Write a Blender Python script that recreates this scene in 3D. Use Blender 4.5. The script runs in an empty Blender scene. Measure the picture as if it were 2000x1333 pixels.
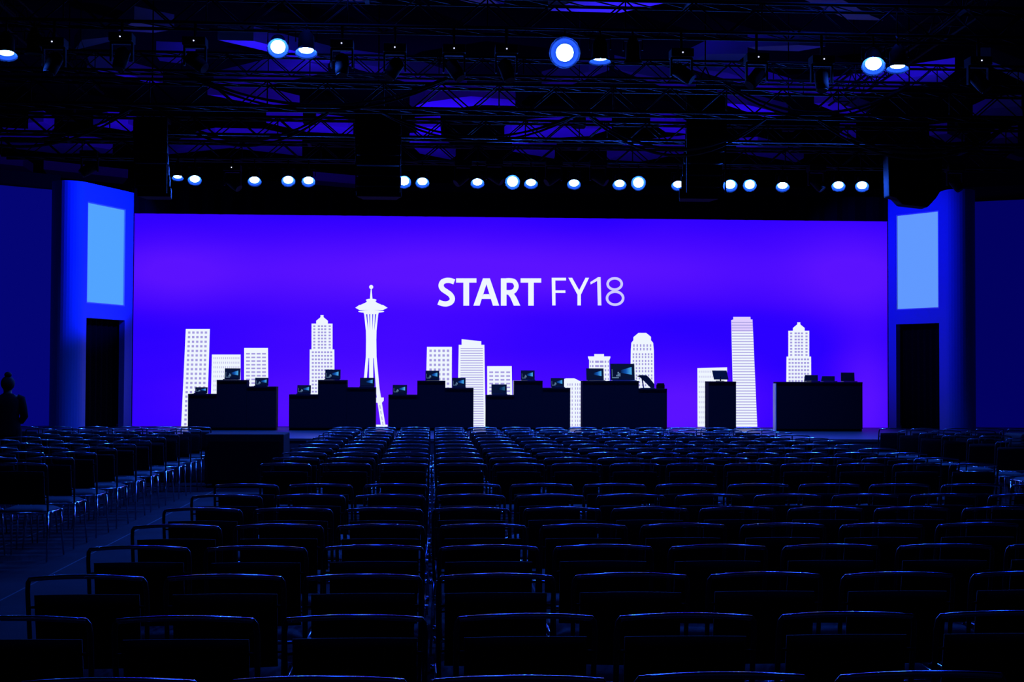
import bpy, bmesh, math, random
from mathutils import Vector, Matrix
random.seed(7)
PI = math.pi
sc = bpy.context.scene
C = sc.collection

# ------------------------------------------------------------------ camera
F, W, H = 2690.0, 2000.0, 1333.0
EYE = Vector((0, 0, 1.61))
yaw = math.atan(155 / F); pit = math.atan(73.5 / F); rol = 0.0041
fwd = Vector((math.sin(yaw) * math.cos(pit), math.cos(yaw) * math.cos(pit), math.sin(pit)))
rt0 = Vector((math.cos(yaw), -math.sin(yaw), 0)); up0 = rt0.cross(fwd)
rt = rt0 * math.cos(rol) + up0 * math.sin(rol); up = rt.cross(fwd)
cam = bpy.data.objects.new('camera', bpy.data.cameras.new('camera')); C.objects.link(cam)
cam.matrix_world = Matrix(((rt.x, up.x, -fwd.x, EYE.x), (rt.y, up.y, -fwd.y, EYE.y), (rt.z, up.z, -fwd.z, EYE.z), (0, 0, 0, 1)))
cam.data.sensor_width = 36; cam.data.lens = 36 * F / W
cam.data.clip_start = .05; cam.data.clip_end = 200
sc.camera = cam

def ray(x, y): return fwd + rt * ((x - W / 2) / F) - up * ((y - H / 2) / F)
def onY(x, y, Y):            # the point where the line of sight meets the plane at depth Y
    r = ray(x, y); return EYE + r * ((Y - EYE.y) / r.y)
def onZ(x, y, Z):
    r = ray(x, y); return EYE + r * ((Z - EYE.z) / r.z)

# ------------------------------------------------------------------ world, view
w = bpy.data.worlds.new('world'); sc.world = w; w.use_nodes = True
w.node_tree.nodes['Background'].inputs[0].default_value = (.002, .002, .02, 1)
w.node_tree.nodes['Background'].inputs[1].default_value = .12
sc.view_settings.view_transform = 'Standard'; sc.view_settings.look = 'None'
sc.view_settings.exposure = 0; sc.view_settings.gamma = 1
sc.view_settings.use_curve_mapping = False

# ------------------------------------------------------------------ lights of the rig (fixture lenses add their own)
def aim(o, a, b):
    o.location = a
    o.rotation_euler = (Vector(b) - Vector(a)).to_track_quat('-Z', 'Y').to_euler()
def spot(name, a, b, energy, col, size=60, blend=.5, rad=.08):
    l = bpy.data.lights.new(name, 'SPOT'); l.energy = energy; l.color = col
    l.spot_size = math.radians(size); l.spot_blend = blend; l.shadow_soft_size = rad
    o = bpy.data.objects.new(name, l); C.objects.link(o); aim(o, a, b); return o
BLUE = (.004, .02, 1); DEEP = (.022, .002, 1)
# blue downlights in the ceiling over the hall (above the frame)
for i, (x, y, e) in enumerate(((-.3, 6.0, 170), (4.6, 7.5, 170), (-2.6, 10.5, 90), (2.2, 14.5, 110), (6.8, 12.0, 170), (-6.4, 14.0, 50), (-1.6, 18.0, 200), (6.0, 18.5, 220))):
    spot('hall_downlight', (x, y, 7.9), (x, y - .3, 0), e, (.006, .05, 1), 110, .7, .22)
# washes on the two stage portals
spot('portal_wash_left', (-3.2, 24.5, 5.0), (-6.9, 26.0, 4.1), 1500, (.002, .022, 1), 58, .3)
spot('portal_wash_right', (5.9, 25.2, 5.0), (9.1, 26.3, 3.8), 620, (.003, .01, 1), 66, .6)
# uplights standing on the ceiling rig
for i, (x, y, z, e) in enumerate(((-7, 33, 5.2, 500), (0, 34, 5.2, 700), (7, 33, 5.2, 420), (-3, 26.5, 6.7, 150), (3.5, 24.0, 6.8, 190), (9, 27.0, 6.8, 170))):
    spot('ceiling_uplight_lamp', (x, y, z), (x, y + .3, z + 2), e, DEEP, 150, .6)

# ------------------------------------------------------------------ materials
def mat(name, col, rough=.6, metal=0, emit=None, es=1, spec=.5, bump=None):
    m = bpy.data.materials.new(name); m.use_nodes = True
    nt = m.node_tree; b = nt.nodes['Principled BSDF']
    b.inputs['Base Color'].default_value = (*col, 1); b.inputs['Roughness'].default_value = rough
    b.inputs['Metallic'].default_value = metal; b.inputs['Specular IOR Level'].default_value = spec
    if emit: b.inputs['Emission Color'].default_value = (*emit, 1); b.inputs['Emission Strength'].default_value = es
    if bump:
        t = nt.nodes.new('ShaderNodeTexNoise'); t.inputs['Scale'].default_value = bump[0]; t.inputs['Detail'].default_value = 4
        tc = nt.nodes.new('ShaderNodeTexCoord'); nt.links.new(tc.outputs['Object'], t.inputs['Vector'])
        bp = nt.nodes.new('ShaderNodeBump'); bp.inputs['Strength'].default_value = bump[1]; bp.inputs['Distance'].default_value = .004
        nt.links.new(t.outputs['Fac'], bp.inputs['Height']); nt.links.new(bp.outputs['Normal'], b.inputs['Normal'])
    return m
M = {}
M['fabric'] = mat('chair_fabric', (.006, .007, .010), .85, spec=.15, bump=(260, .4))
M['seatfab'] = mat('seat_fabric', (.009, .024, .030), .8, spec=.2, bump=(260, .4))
M['chrome'] = mat('chair_chrome', (.8, .82, .86), .16, 1)
M['shadepost'] = mat('chair_post_shaded_chrome', (.10, .10, .11), .3, 1)  # same chrome as the rail, darkened to paint the shade on the posts
M['array'] = mat('speaker_black', (.002, .002, .003), .9, spec=.08)
M['halo_hood'] = mat('lamp_halo_hood', (.004, .004, .006), .9, spec=.1)  # for the added hoods that imitate the lamp halos
M['black'] = mat('matt_black', (.003, .003, .004), .8, spec=.15, bump=(60, .2))
M['drape'] = mat('black_drape', (.002, .002, .004), .95, spec=.04, bump=(30, .3))
M['steel'] = mat('rig_steel', (.004, .004, .005), .7, spec=.2)
M['rigchrome'] = mat('rig_bright_metal', (.3, .3, .35), .3, 1)
M['housing'] = mat('fixture_housing', (.005, .005, .006), .8, spec=.15)
M['plinth'] = mat('plinth_laminate', (.012, .012, .018), .85, spec=.1, bump=(20, .05))
M['pale'] = mat('pale_frame_and_lit_side', (.75, .75, .8), .4)  # light box frames, and the counter side paled to imitate screen light
M['stage'] = mat('stage_deck', (.05, .05, .065), .45, bump=(40, .15))
M['trim'] = mat('stage_nosing', (.6, .6, .65), .3, 1)
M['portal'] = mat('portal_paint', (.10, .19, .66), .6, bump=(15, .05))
M['soffit'] = mat('soffit_paint', (.55, .55, .58), .6, bump=(8, .1))
M['ceiling'] = mat('ceiling_black', (.0012, .0012, .002), .95, spec=.05, bump=(5, .2))
M['wall'] = mat('wall_black', (.008, .008, .012), .9, bump=(9, .2))
M['laptop'] = mat('laptop_shell', (.05, .05, .06), .35, .5)
M['silver'] = mat('laptop_silver', (.5, .5, .55), .3, .9)
M['cloth'] = mat('dark_clothes', (.0015, .0015, .0025), .9, spec=.05, bump=(90, .3))
M['skin'] = mat('skin', (.07, .04, .03), .6, spec=.2)
M['hair'] = mat('hair', (.003, .002, .002), .7, spec=.1, bump=(200, .5))
M['led'] = mat('indicator', (.1, .1, .1), .5, emit=(.55, .6, 1), es=3)
def emitm(name, col, s=1):
    m = bpy.data.materials.new(name); m.use_nodes = True; nt = m.node_tree; nt.nodes.clear()
    e = nt.nodes.new('ShaderNodeEmission'); e.inputs[0].default_value = (*col, 1); e.inputs[1].default_value = s
    o = nt.nodes.new('ShaderNodeOutputMaterial'); nt.links.new(e.outputs[0], o.inputs[0]); return m
M['lens'] = emitm('lamp_lens', (.018, .115, 1), 1700)
M['lensbig'] = emitm('lamp_lens_hot', (.018, .10, 1), 2200)
M['lensdim'] = emitm('lamp_lens_soft', (.02, .2, 1), 4.5)
M['white'] = emitm('picture_white', (.86, .92, 1.0), 1)
M['pink'] = emitm('picture_pinkish_white', (.74, .62, 1.0), 1)
M['lilac'] = emitm('picture_lilac', (.62, .58, 1.0), 1)
M['pane'] = emitm('picture_window_grey', (.37, .33, .74), 1)
M['pale8'] = emitm('picture_pale_lilac', (.62, .60, 1.0), 1)
M['boxL'] = emitm('lightbox_left', (.085, .37, 1.0), 1)
M['boxR'] = emitm('lightbox_right', (.12, .32, 1.0), 1)
M['sideL'] = emitm('side_panel_light_left', (.0012, .0015, .17), 1)  # blue light on the left side panel, painted as a glow
M['sideR'] = emitm('side_panel_light_right', (.0006, .0004, .115), 1)  # the same painted glow, dimmer, for the right side panel
M['lapdark'] = emitm('laptop_screen_night', (.002, .006, .035), 1)
M['laptile'] = emitm('laptop_tiles', (.12, .22, .38), 1)

def nodes(m):
    return m.node_tree, m.node_tree.nodes, m.node_tree.links
# stage screen: slow violet and blue waves of the projected backdrop
def screen_mat():
    m = emitm('screen_backdrop', (.05, 0, 1)); nt, N, L = nodes(m)
    em = [n for n in N if n.type == 'EMISSION'][0]
    tc = N.new('ShaderNodeTexCoord'); sp = N.new('ShaderNodeSeparateXYZ'); L.new(tc.outputs['Generated'], sp.inputs[0])
    def mth(op, a, b=None, cl=False):
        n = N.new('ShaderNodeMath'); n.operation = op; n.use_clamp = cl
        for k, v in enumerate((a, b)):
            if v is None: continue
            if isinstance(v, (int, float)): n.inputs[k].default_value = v
            else: L.new(v, n.inputs[k])
        return n.outputs[0]
    def bump(v, c, s):
        d = mth('DIVIDE', mth('SUBTRACT', v, c), s); return mth('EXPONENT', mth('MULTIPLY', mth('MULTIPLY', d, d), -1))
    z = sp.outputs['Z']; x = sp.outputs['X']
    a = mth('ADD', mth('MULTIPLY', bump(z, .74, .15), bump(x, .5, .45)), mth('MULTIPLY', bump(z, .5, .3), mth('MULTIPLY', bump(x, .35, .22), .3)))
    r = mth('MULTIPLY', bump(z, .74, .2), bump(x, .96, .09))
    r2 = mth('MULTIPLY', bump(z, .72, .16), bump(x, .05, .09))
    b = mth('MULTIPLY', bump(z, .08, .2), mth('ADD', bump(x, .72, .10), bump(x, .33, .22)))
    b2 = mth('MULTIPLY', bump(z, .12, .3), bump(x, .97, .04))
    s = mth('ADD', mth('ADD', a, mth('MULTIPLY', b, 1.0)), mth('ADD', mth('MULTIPLY', r, .8), mth('ADD', mth('MULTIPLY', r2, .7), mth('MULTIPLY', b2, .9))))
    nz = N.new('ShaderNodeTexNoise'); nz.inputs['Scale'].default_value = 3; L.new(tc.outputs['Generated'], nz.inputs['Vector'])
    s = mth('ADD', s, mth('MULTIPLY', mth('SUBTRACT', nz.outputs['Fac'], .5), .5), True)
    cr = N.new('ShaderNodeValToRGB'); L.new(s, cr.inputs[0])
    e = cr.color_ramp.elements; e[0].position = 0; e[0].color = (.024, 0, 1, 1); e[1].position = 1; e[1].color = (.105, .006, 1, 1)
    k = e.new(.28); k.color = (.05, .0015, 1, 1)
    L.new(cr.outputs[0], em.inputs[0]); return m
M['screen'] = screen_mat()
def lapglow(s, nm):
    m = emitm(nm, (.02, .3, 1)); nt, N, L = nodes(m); em = [n for n in N if n.type == 'EMISSION'][0]
    tc = N.new('ShaderNodeTexCoord'); sp = N.new('ShaderNodeSeparateXYZ'); L.new(tc.outputs['Generated'], sp.inputs[0])
    cr = N.new('ShaderNodeValToRGB'); L.new(sp.outputs['X'], cr.inputs[0]); e = cr.color_ramp.elements
    e[0].color = (.002, .01, .06, 1); e[1].color = (.07, .42, .85, 1); k = e.new(.5); k.color = (.005, .09, .45, 1)
    L.new(cr.outputs[0], em.inputs[0]); em.inputs[1].default_value = s; return m
M['lapglow'] = lapglow(1, 'laptop_glow'); M['lapglowdim'] = lapglow(.25, 'laptop_glow_dim')
def carpet():
    m = mat('carpet', (.2, .2, .24), .95, spec=.06); nt, N, L = nodes(m); b = N['Principled BSDF']
    tc = N.new('ShaderNodeTexCoord'); sp = N.new('ShaderNodeSeparateXYZ'); L.new(tc.outputs['Object'], sp.inputs[0])
    # joints every 0.97 m along the hall
    a = N.new('ShaderNodeMath'); a.operation = 'ADD'; a.inputs[1].default_value = 3.10 + 97; L.new(sp.outputs['X'], a.inputs[0])
    f = N.new('ShaderNodeMath'); f.operation = 'MODULO'; f.inputs[1].default_value = .97; L.new(a.outputs[0], f.inputs[0])
    c = N.new('ShaderNodeMath'); c.operation = 'LESS_THAN'; c.inputs[1].default_value = .014; L.new(f.outputs[0], c.inputs[0])
    nz = N.new('ShaderNodeTexNoise'); nz.inputs['Scale'].default_value = 1.6; nz.inputs['Detail'].default_value = 6; L.new(tc.outputs['Object'], nz.inputs['Vector'])
    cr = N.new('ShaderNodeValToRGB'); L.new(nz.outputs['Fac'], cr.inputs[0]); e = cr.color_ramp.elements
    e[0].position = .3; e[0].color = (.010, .010, .013, 1); e[1].position = .7; e[1].color = (.019, .019, .025, 1)
    mx = N.new('ShaderNodeMix'); mx.data_type = 'RGBA'; L.new(c.outputs[0], mx.inputs[0]); L.new(cr.outputs[0], mx.inputs[6]); mx.inputs[7].default_value = (.12, .11, .11, 1)
    L.new(mx.outputs[2], b.inputs['Base Color']); return m
M['carpet'] = carpet()

# ------------------------------------------------------------------ mesh helpers
class MB:
    def __init__(s): s.v = []; s.f = []; s.m = []
    def add(s, vs, fs, mi=0):
        n = len(s.v); s.v += [tuple(v) for v in vs]; s.f += [tuple(i + n for i in f) for f in fs]; s.m += [mi] * len(fs)
    def box(s, a, b, mi=0):
        x0, y0, z0 = a; x1, y1, z1 = b
        s.add([(x0, y0, z0), (x1, y0, z0), (x1, y1, z0), (x0, y1, z0), (x0, y0, z1), (x1, y0, z1), (x1, y1, z1), (x0, y1, z1)],
              [(0, 3, 2, 1), (4, 5, 6, 7), (0, 1, 5, 4), (1, 2, 6, 5), (2, 3, 7, 6), (3, 0, 4, 7)], mi)
    def hexa(s, b4, t4, mi=0):
        s.add(list(b4) + list(t4), [(0, 3, 2, 1), (4, 5, 6, 7), (0, 1, 5, 4), (1, 2, 6, 5), (2, 3, 7, 6), (3, 0, 4, 7)], mi)
    def tube(s, pts, r, n=8, mi=0, flat=1.0, cap=True):
        pts = [Vector(p) for p in pts]; rs = r if isinstance(r, (list, tuple)) else [r] * len(pts)
        rings = []; prev = None
        for i, p in enumerate(pts):
            d = (pts[min(i + 1, len(pts) - 1)] - pts[max(i - 1, 0)]).normalized()
            u = prev if prev is not None else (Vector((0, 0, 1)) if abs(d.z) < .9 else Vector((0, 1, 0)))
            u = (u - d * u.dot(d)).normalized(); prev = u; v = d.cross(u)
            rings.append([p + (u * math.cos(2 * PI * k / n) + v * math.sin(2 * PI * k / n) * flat) * rs[i] for k in range(n)])
        vs = [q for g in rings for q in g]; fs = []
        for i in range(len(pts) - 1):
            for k in range(n):
                k2 = (k + 1) % n; fs.append((i * n + k, i * n + k2, (i + 1) * n + k2, (i + 1) * n + k))
        if cap: fs.append(tuple(range(n - 1, -1, -1))); fs.append(tuple((len(pts) - 1) * n + k for k in range(n)))
        s.add(vs, fs, mi)
    def poly(s, pts, mi=0): s.add(pts, [tuple(range(len(pts)))], mi)
    def prism(s, pts, off, mi=0):
        n = len(pts); off = Vector(off); a = [Vector(p) for p in pts]; b = [p + off for p in a]
        s.add(a + b, [tuple(range(n - 1, -1, -1)), tuple(range(n, 2 * n))] + [(i, (i + 1) % n, n + (i + 1) % n, n + i) for i in range(n)], mi)
    def build(s, name, mats, parent=None, smooth=False):
        me = bpy.data.meshes.new(name); me.from_pydata(s.v, [], s.f)
        for m in (mats if isinstance(mats, (list, tuple)) else [mats]): me.materials.append(m)
        for p, mi in zip(me.polygons, s.m): p.material_index = mi; p.use_smooth = smooth
        me.update()
        bm = bmesh.new(); bm.from_mesh(me); bmesh.ops.recalc_face_normals(bm, faces=bm.faces); bm.to_mesh(me); bm.free()
        o = bpy.data.objects.new(name, me); C.objects.link(o)
        if parent: o.parent = parent
        return o
def tag(o, label=None, cat=None, group=None, kind=None):
    if label: o['label'] = label
    if cat: o['category'] = cat
    if group: o['group'] = group
    if kind: o['kind'] = kind
    return o
def empty(name, loc, label, cat, group=None, rz=0):
    o = bpy.data.objects.new(name, None); C.objects.link(o); o.location = loc; o.rotation_euler.z = rz; o.empty_display_size = .1
    return tag(o, label, cat, group)
def kids(o): return [c for c in bpy.data.objects if c.parent == o]
def template(root):
    return (root, [(c, kids(c)) for c in kids(root)])
def copy_t(t, loc, rz=0, label=None, group=None):
    r = t[0].copy(); C.objects.link(r); r.location = loc; r.rotation_euler.z = rz
    if label: r['label'] = label
    if group: r['group'] = group
    for c, gs in t[1]:
        d = c.copy(); C.objects.link(d); d.parent = r
        for g in gs:
            e = g.copy(); C.objects.link(e); e.parent = d
    return r
def bevel(o, wd=.006, seg=2):
    b = o.modifiers.new('bevel', 'BEVEL'); b.width = wd; b.segments = seg; b.limit_method = 'ANGLE'; return o

# ------------------------------------------------------------------ the setting
def struct(name, mb, m): o = mb.build(name, m); o['kind'] = 'structure'; return o
b = MB(); b.box((-15, -4, -.2), (17, 52, 0)); struct('floor', b, M['carpet'])
b = MB(); b.box((-15, -4, 9.0), (17, 52, 9.2)); struct('ceiling', b, M['ceiling'])
b = MB(); b.box((-15.2, -4, 0), (-15, 52, 9)); struct('wall_left', b, M['wall'])
b = MB(); b.box((17, -4, 0), (17.2, 52, 9)); struct('wall_right', b, M['wall'])
b = MB(); b.box((-15, 52, 0), (17, 52.2, 9)); struct('wall_back', b, M['wall'])
b = MB(); b.box((-15, -4.2, 0), (17, -4, 9)); struct('wall_front', b, M['wall'])

SZ = .66      # stage deck height
SY = 27.0     # depth of the big screen
# stage platform with metal nosing
st = empty('stage_platform', (1.2, 24.5, 0), 'long dark stage platform carrying the plinths and the big screen', 'stage')
def loc(o, root):
    o.matrix_parent_inverse = Matrix.Translation(root.location).inverted(); return o
b = MB(); b.box((-10.5, 21.72, 0), (13, 29.0, SZ)); loc(bevel(b.build('deck', M['stage'], st)), st)
b = MB(); b.box((-10.5, 21.69, SZ - .035), (13, 21.718, SZ + .003)); o = loc(b.build('nosing', M['trim'], st), st); o['label'] = 'bright metal nosing along the stage edge'

# ------------------------------------------------------------------ big screen and its picture
scr = empty('stage_screen', (onY(1000, 836, SY).x, SY, SZ), 'huge wide violet screen showing a white skyline and the words START FY18', 'screen')
p = [onY(258, 835, SY), onY(1734, 835.5, SY), onY(1733, 432, SY), onY(258, 418, SY)]
x0, x1 = p[0].x, p[1].x; z0, z1 = SZ + .003, (p[2].z + p[3].z) / 2
b = MB(); b.box((x0, SY, z0), (x1, SY + .08, z1)); loc(b.build('panel', M['screen'], scr), scr)
def SP(x, y, k=1): q = onY(x, y, SY); return Vector((q.x, SY - .004 * k, max(q.z, z0)))
def plate(name, shapes, mats, lab=None):
    b = MB()
    for pts, mi, k in shapes: b.poly([SP(x, y, k) for x, y in pts], mi)
    o = loc(b.build(name, mats, scr), scr)
    if lab: o['label'] = lab
    return o
def rect(x, y, w, h, mi=1, k=2): return ([(x - w / 2, y - h / 2), (x + w / 2, y - h / 2), (x + w / 2, y + h / 2), (x - w / 2, y + h / 2)], mi, k)
def grid(xs, ys, w, h, lean=None):
    out = []
    for y in ys:
        for x in xs:
            xx = lean(x, y) if lean else x
            ww = w[xs.index(x)] if isinstance(w, list) else w
            out.append(rect(xx, y, ww, h))
    return out
def fr(a, s, n): return [a + s * i for i in range(n)]
WP = [M['white'], M['pane']]
plate('building_picture', [([(363, 643), (410, 643), (404, 834), (354, 834)], 0, 1)] + grid(fr(370, 8.15, 5), fr(650, 8.95, 21), 4.6, 4.4, lambda x, y: x - (y - 643) * (.045 - (x - 363) * .0003)), WP, 'tall white tower with a grid of square windows, at the left end')
plate('building_picture', [([(414, 693), (470, 693), (470, 834), (411, 834)], 0, 1)] + grid(fr(418, 3.75, 14), fr(700, 8.9, 15), 1, 4), WP, 'low wide white block with fine tick windows')
plate('building_picture', [([(477, 680), (523.5, 680), (524.5, 834), (476.5, 834)], 0, 1)] + grid(fr(484.5, 10.4, 4), fr(691.5, 7.15, 20), 7.6, 3), WP, 'white block with four columns of wide windows')
def deco(cx, top, s):
    X = lambda v: cx + v * s; Y = lambda v: top + v * s
    o = [([(X(-3), Y(0)), (X(3), Y(0)), (X(3), Y(4)), (X(11.5), Y(11)), (X(11.5), Y(16.5)), (X(20.5), Y(16.5)), (X(20.5), Y(67)), (X(24), Y(67)),
           (X(25), 834), (X(-25), 834), (X(-24), Y(67)), (X(-20.5), Y(67)), (X(-20.5), Y(16.5)), (X(-11.5), Y(16.5)), (X(-11.5), Y(11)), (X(-3), Y(4))], 0, 1)]
    o += grid([X(v) for v in (-15, -6.2, 0, 6.2, 15)], [Y(21.5 + 6.05 * i) for i in range(8)], 4.2, 3.4)
    o += grid([X(-18 + 6 * i) for i in range(7)], [Y(72.5 + 7.0 * i) for i in range(int((834 - Y(74)) / 7 / s))], 4, 3.6)
    return o
plate('building_picture', deco(629, 616, 1), WP, 'white stepped tower with pointed top, left of the needle tower')
plate('building_picture', deco(1560, 630, 1.0), WP, 'white stepped tower with pointed top, at the right end')
# needle tower
def ell(cx, cy, rx, ry, n=28, a0=0, a1=2 * PI): return [(cx + rx * math.cos(a0 + (a1 - a0) * i / n), cy + ry * math.sin(a0 + (a1 - a0) * i / n)) for i in range(n)]
T = [(ell(725, 561, 4, 4), 0, 1), ([(724.2, 564), (725.8, 564), (727.5, 584), (722.5, 584)], 0, 1.1),
     (ell(725, 586.5, 10.4, 2.6), 0, 1.2), ([(717, 588), (733, 588), (735, 591), (748, 597), (702, 597), (715, 591)], 0, 1.3),
     ([(702, 596), (748, 596), (757, 601.6), (748, 606), (702, 606), (694, 601.6)], 0, 1.4), (ell(725, 608.8, 25.5, 2.8), 0, 1.5),
     ([(710, 610), (740, 610), (739, 614), (711, 614)], 0, 1.6)]
for a, c in (((711, 715), (715.5, 720)), ((717.5, 721), (719.5, 723)), ((723.2, 727), (722.5, 727.5)), ((729, 732.5), (727, 730.5)), ((735, 739), (730, 734.5))):
    T.append(([(a[0], 612), (a[1], 612), (c[1], 655), (c[0], 655)], 0, 1.7))
T.append(([(714.6, 645), (735.4, 645), (735, 665), (735.5, 700), (714.5, 700), (715, 665)], 0, 1.8))
T.append(([(714.5, 698), (720, 698), (713, 780), (704, 832), (697, 832), (709, 760)], 0, 1.9))
T.append(([(730, 698), (735.5, 698), (741.5, 760), (753, 832), (744, 832), (735, 770)], 0, 1.9))
T.append(([(721, 698), (729, 698), (729, 832), (721, 832)], 0, 1.9))
T.append(([(700.5, 777), (749.5, 777), (749.5, 783), (746, 787), (704, 787), (700.5, 783)], 0, 2.1))
T.append(([(692, 830), (757, 830), (757, 834), (692, 834)], 0, 2.1))
for yy in (792, 803, 814, 824): T.append(([(741 + (yy - 792) * .165, yy), (742.6 + (yy - 792) * .165, yy), (743.6 + (yy - 792) * .165, yy + 7), (742 + (yy - 792) * .165, yy + 7)], 1, 2.6))
plate('tower_picture', T, WP, 'white needle tower with a saucer top')
plate('building_picture', [([(834, 678), (882.6, 678), (882, 834), (830, 834)], 0, 1)] + grid(fr(841, 8.5, 5), fr(685.6, 9.2, 16), 4.6, 4.6), WP, 'white block with a grid of square windows, near the middle')
plate('building_picture', [([(896, 674), (901.6, 674), (901.6, 663), (940, 667), (940, 674), (946, 674), (948.6, 834), (893, 834)], 0, 1)] +
      [([(899.4, y), (943 + (y - 680) * .012, y), (943 + (y - 680) * .012, y + 1.5), (899.4, y + 1.5)], 1, 2) for y in fr(680.3, 4.72, 33)], WP, 'white tower with thin horizontal stripes and a slanted roof block')
plate('building_picture', [([(951.4, 715.6), (999.4, 715.6), (1001, 834), (951.6, 834)], 0, 1)] + grid(fr(959.4, 11, 4), fr(727.6, 7.4, 14), 7.6, 3), WP, 'low white block with four columns of wide windows')
plate('building_picture', [([(1001.5, 743.6), (1030, 743.6), (1030, 834), (1001.5, 834)], 0, .8)], [M['lilac']], 'pale lilac building sliver')
plate('building_picture', [([(1102, 741), (1105, 739.4), (1121.6, 739.4), (1133, 745), (1137, 744), (1137, 834), (1098, 834)], 0, 1)] +
      grid([1109, 1113.2, 1117.5, 1123.8, 1128.2, 1132.6], fr(751.5, 7.9, 11), 1.6, 4.4), WP, 'low white block with a sloping corner')
plate('building_picture', [([(1148.4, 696.6), (1160.6, 696.6), (1160.6, 692), (1179.6, 692), (1179.6, 696.6), (1192, 696.6), (1192, 699.5), (1190, 704), (1192, 834), (1150, 834), (1150.6, 704), (1148.4, 699)], 0, 1)] +
      grid([1153, 1157.6, 1166, 1175, 1182.4, 1188], fr(707, 8.4, 15), [2, 3, 7.5, 7, 3, 2], 4.2), WP, 'white block with a wide flat cornice')
plate('building_picture', [([(1232, 685), (1233, 670), (1237, 665), (1237, 659), (1247, 650.6), (1262, 650.6), (1271.4, 658.4), (1271.4, 665), (1275.6, 670), (1277, 686), (1278.5, 834), (1230, 834)], 0, 1)] +
      grid(fr(1238, 6.5, 6), [675.4, 682.4], 2.8, 5) + grid(fr(1237, 5.95, 7), [692.4, 698, 705.6, 711.6, 719.6, 725.6, 733.6, 739.6, 747, 753, 761], 2.8, 4), WP, 'white round-shouldered tower')
plate('building_picture', [([(1362, 719.6), (1420, 718), (1420.6, 834), (1362.4, 834)], 0, 1)] + grid(fr(1365.5, 3.8, 14), fr(726.5, 9.9, 11), 1.1, 4), WP, 'low white block with tick windows beside the tall striped tower')
plate('building_picture', [([(1432, 619.4), (1465.6, 619.4), (1466, 624.4), (1469.6, 624.4), (1479, 834), (1433, 834), (1428, 625.6), (1432, 624.4)], 0, 1)] +
      [([(1428.6 + (y - 625) * .024, y), (1469.8 + (y - 625) * .044, y), (1469.8 + (y - 625) * .044, y + 1.6), (1428.6 + (y - 625) * .024, y + 1.6)], 2, 2) for y in fr(629.4, 5.36, 38)] +
      [([(1432, 619.4), (1465.6, 619.4), (1466, 624.4), (1469.6, 624.4), (1470.6, 648), (1428.4, 648), (1428, 625.6), (1432, 624.4)], 1, 1.5)], [M['white'], M['pink'], M['pane']], 'tall leaning tower with horizontal stripes, tallest on the right')
# lettering, from a layout sheet of 4 units per pixel
def L4(pts): return [(800 + x / 4, 500 + y / 4) for x, y in pts]
def stroke(pts, wd, mi=0, k=1, closed=False):
    out = []; n = len(pts); seg = []
    for i in range(n):
        a = pts[(i - 1) % n] if closed else pts[max(i - 1, 0)]; c = pts[(i + 1) % n] if closed else pts[min(i + 1, n - 1)]
        d = Vector((c[0] - a[0], c[1] - a[1])).normalized(); nn = Vector((-d.y, d.x)) * wd / 2
        q = Vector(pts[i]); seg.append((q + nn, q - nn))
    for i in range(n if closed else n - 1):
        j = (i + 1) % n
        out.append((L4([tuple(seg[i][0]), tuple(seg[j][0]), tuple(seg[j][1]), tuple(seg[i][1])]), mi, k))
    return out
def smooth(pts, m=6):
    o = []
    for i in range(len(pts) - 1):
        p0, p1, p2, p3 = (Vector(pts[max(i - 1, 0)]), Vector(pts[i]), Vector(pts[i + 1]), Vector(pts[min(i + 2, len(pts) - 1)]))
        for k in range(m):
            t = k / m; o.append(tuple(.5 * ((2 * p1) + (p2 - p0) * t + (2 * p0 - 5 * p1 + 4 * p2 - p3) * t * t + (3 * p1 - p0 - 3 * p2 + p3) * t ** 3)))
    return o + [pts[-1]]
S_ = stroke(smooth([(349, 204), (320, 194), (287, 193), (257, 205), (246, 234), (259, 261), (291, 283), (320, 306), (334, 336), (321, 363), (288, 376), (255, 373), (225, 362)]), 41)
def T_(x0, x1, s0, s1): return [(L4([(x0, 176), (x1, 176), (x1, 210), (x0, 210)]), 0, 1), (L4([(s0, 209), (s1, 209), (s1, 390), (s0, 390)]), 0, 1)]
A_ = [(L4([(573, 176), (600, 176), (600, 222), (547, 390), (498, 390)]), 0, 1), (L4([(600, 176), (627, 176), (700, 390), (651, 390), (600, 222)]), 0, 1), (L4([(578, 300), (622, 300), (636, 337), (562, 337)]), 0, 1.2)]
R_ = [(L4([(713, 176), (757, 176), (757, 390), (713, 390)]), 0, 1)] + stroke(smooth([(755, 193), (788, 193), (818, 202), (834, 238), (818, 273), (788, 285), (755, 285)]), 36, 0, 1.1) + [(L4([(768, 302), (775, 285), (812, 292), (835, 325), (865, 390), (814, 390), (786, 325)]), 0, 1.2)]
plate('word_start', S_ + T_(363, 522, 420, 465) + A_ + R_ + T_(867, 1028, 927, 970), [M['white']], 'bold white word START')
F_ = [(L4([(1110, 172), (1138, 172), (1140, 388), (1114, 388)]), 0, 1), (L4([(1130, 172), (1222, 172), (1222, 193), (1130, 193)]), 0, 1.2), (L4([(1130, 270), (1217, 270), (1217, 290), (1130, 290)]), 0, 1.2)]
Y_ = [(L4([(1240, 172), (1270, 172), (1325, 270), (1325, 304), (1311, 304)]), 0, 1), (L4([(1402, 172), (1374, 172), (1324, 270), (1324, 304), (1338, 304)]), 0, 1), (L4([(1311, 302), (1338, 302), (1338, 388), (1311, 388)]), 0, 1)]
O_ = [(L4([(1412, 205), (1474, 166), (1492, 166), (1492, 192), (1466, 196), (1414, 224)]), 2, 1), (L4([(1465, 190), (1492, 170), (1498, 388), (1470, 388)]), 2, 1.2)]
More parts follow.
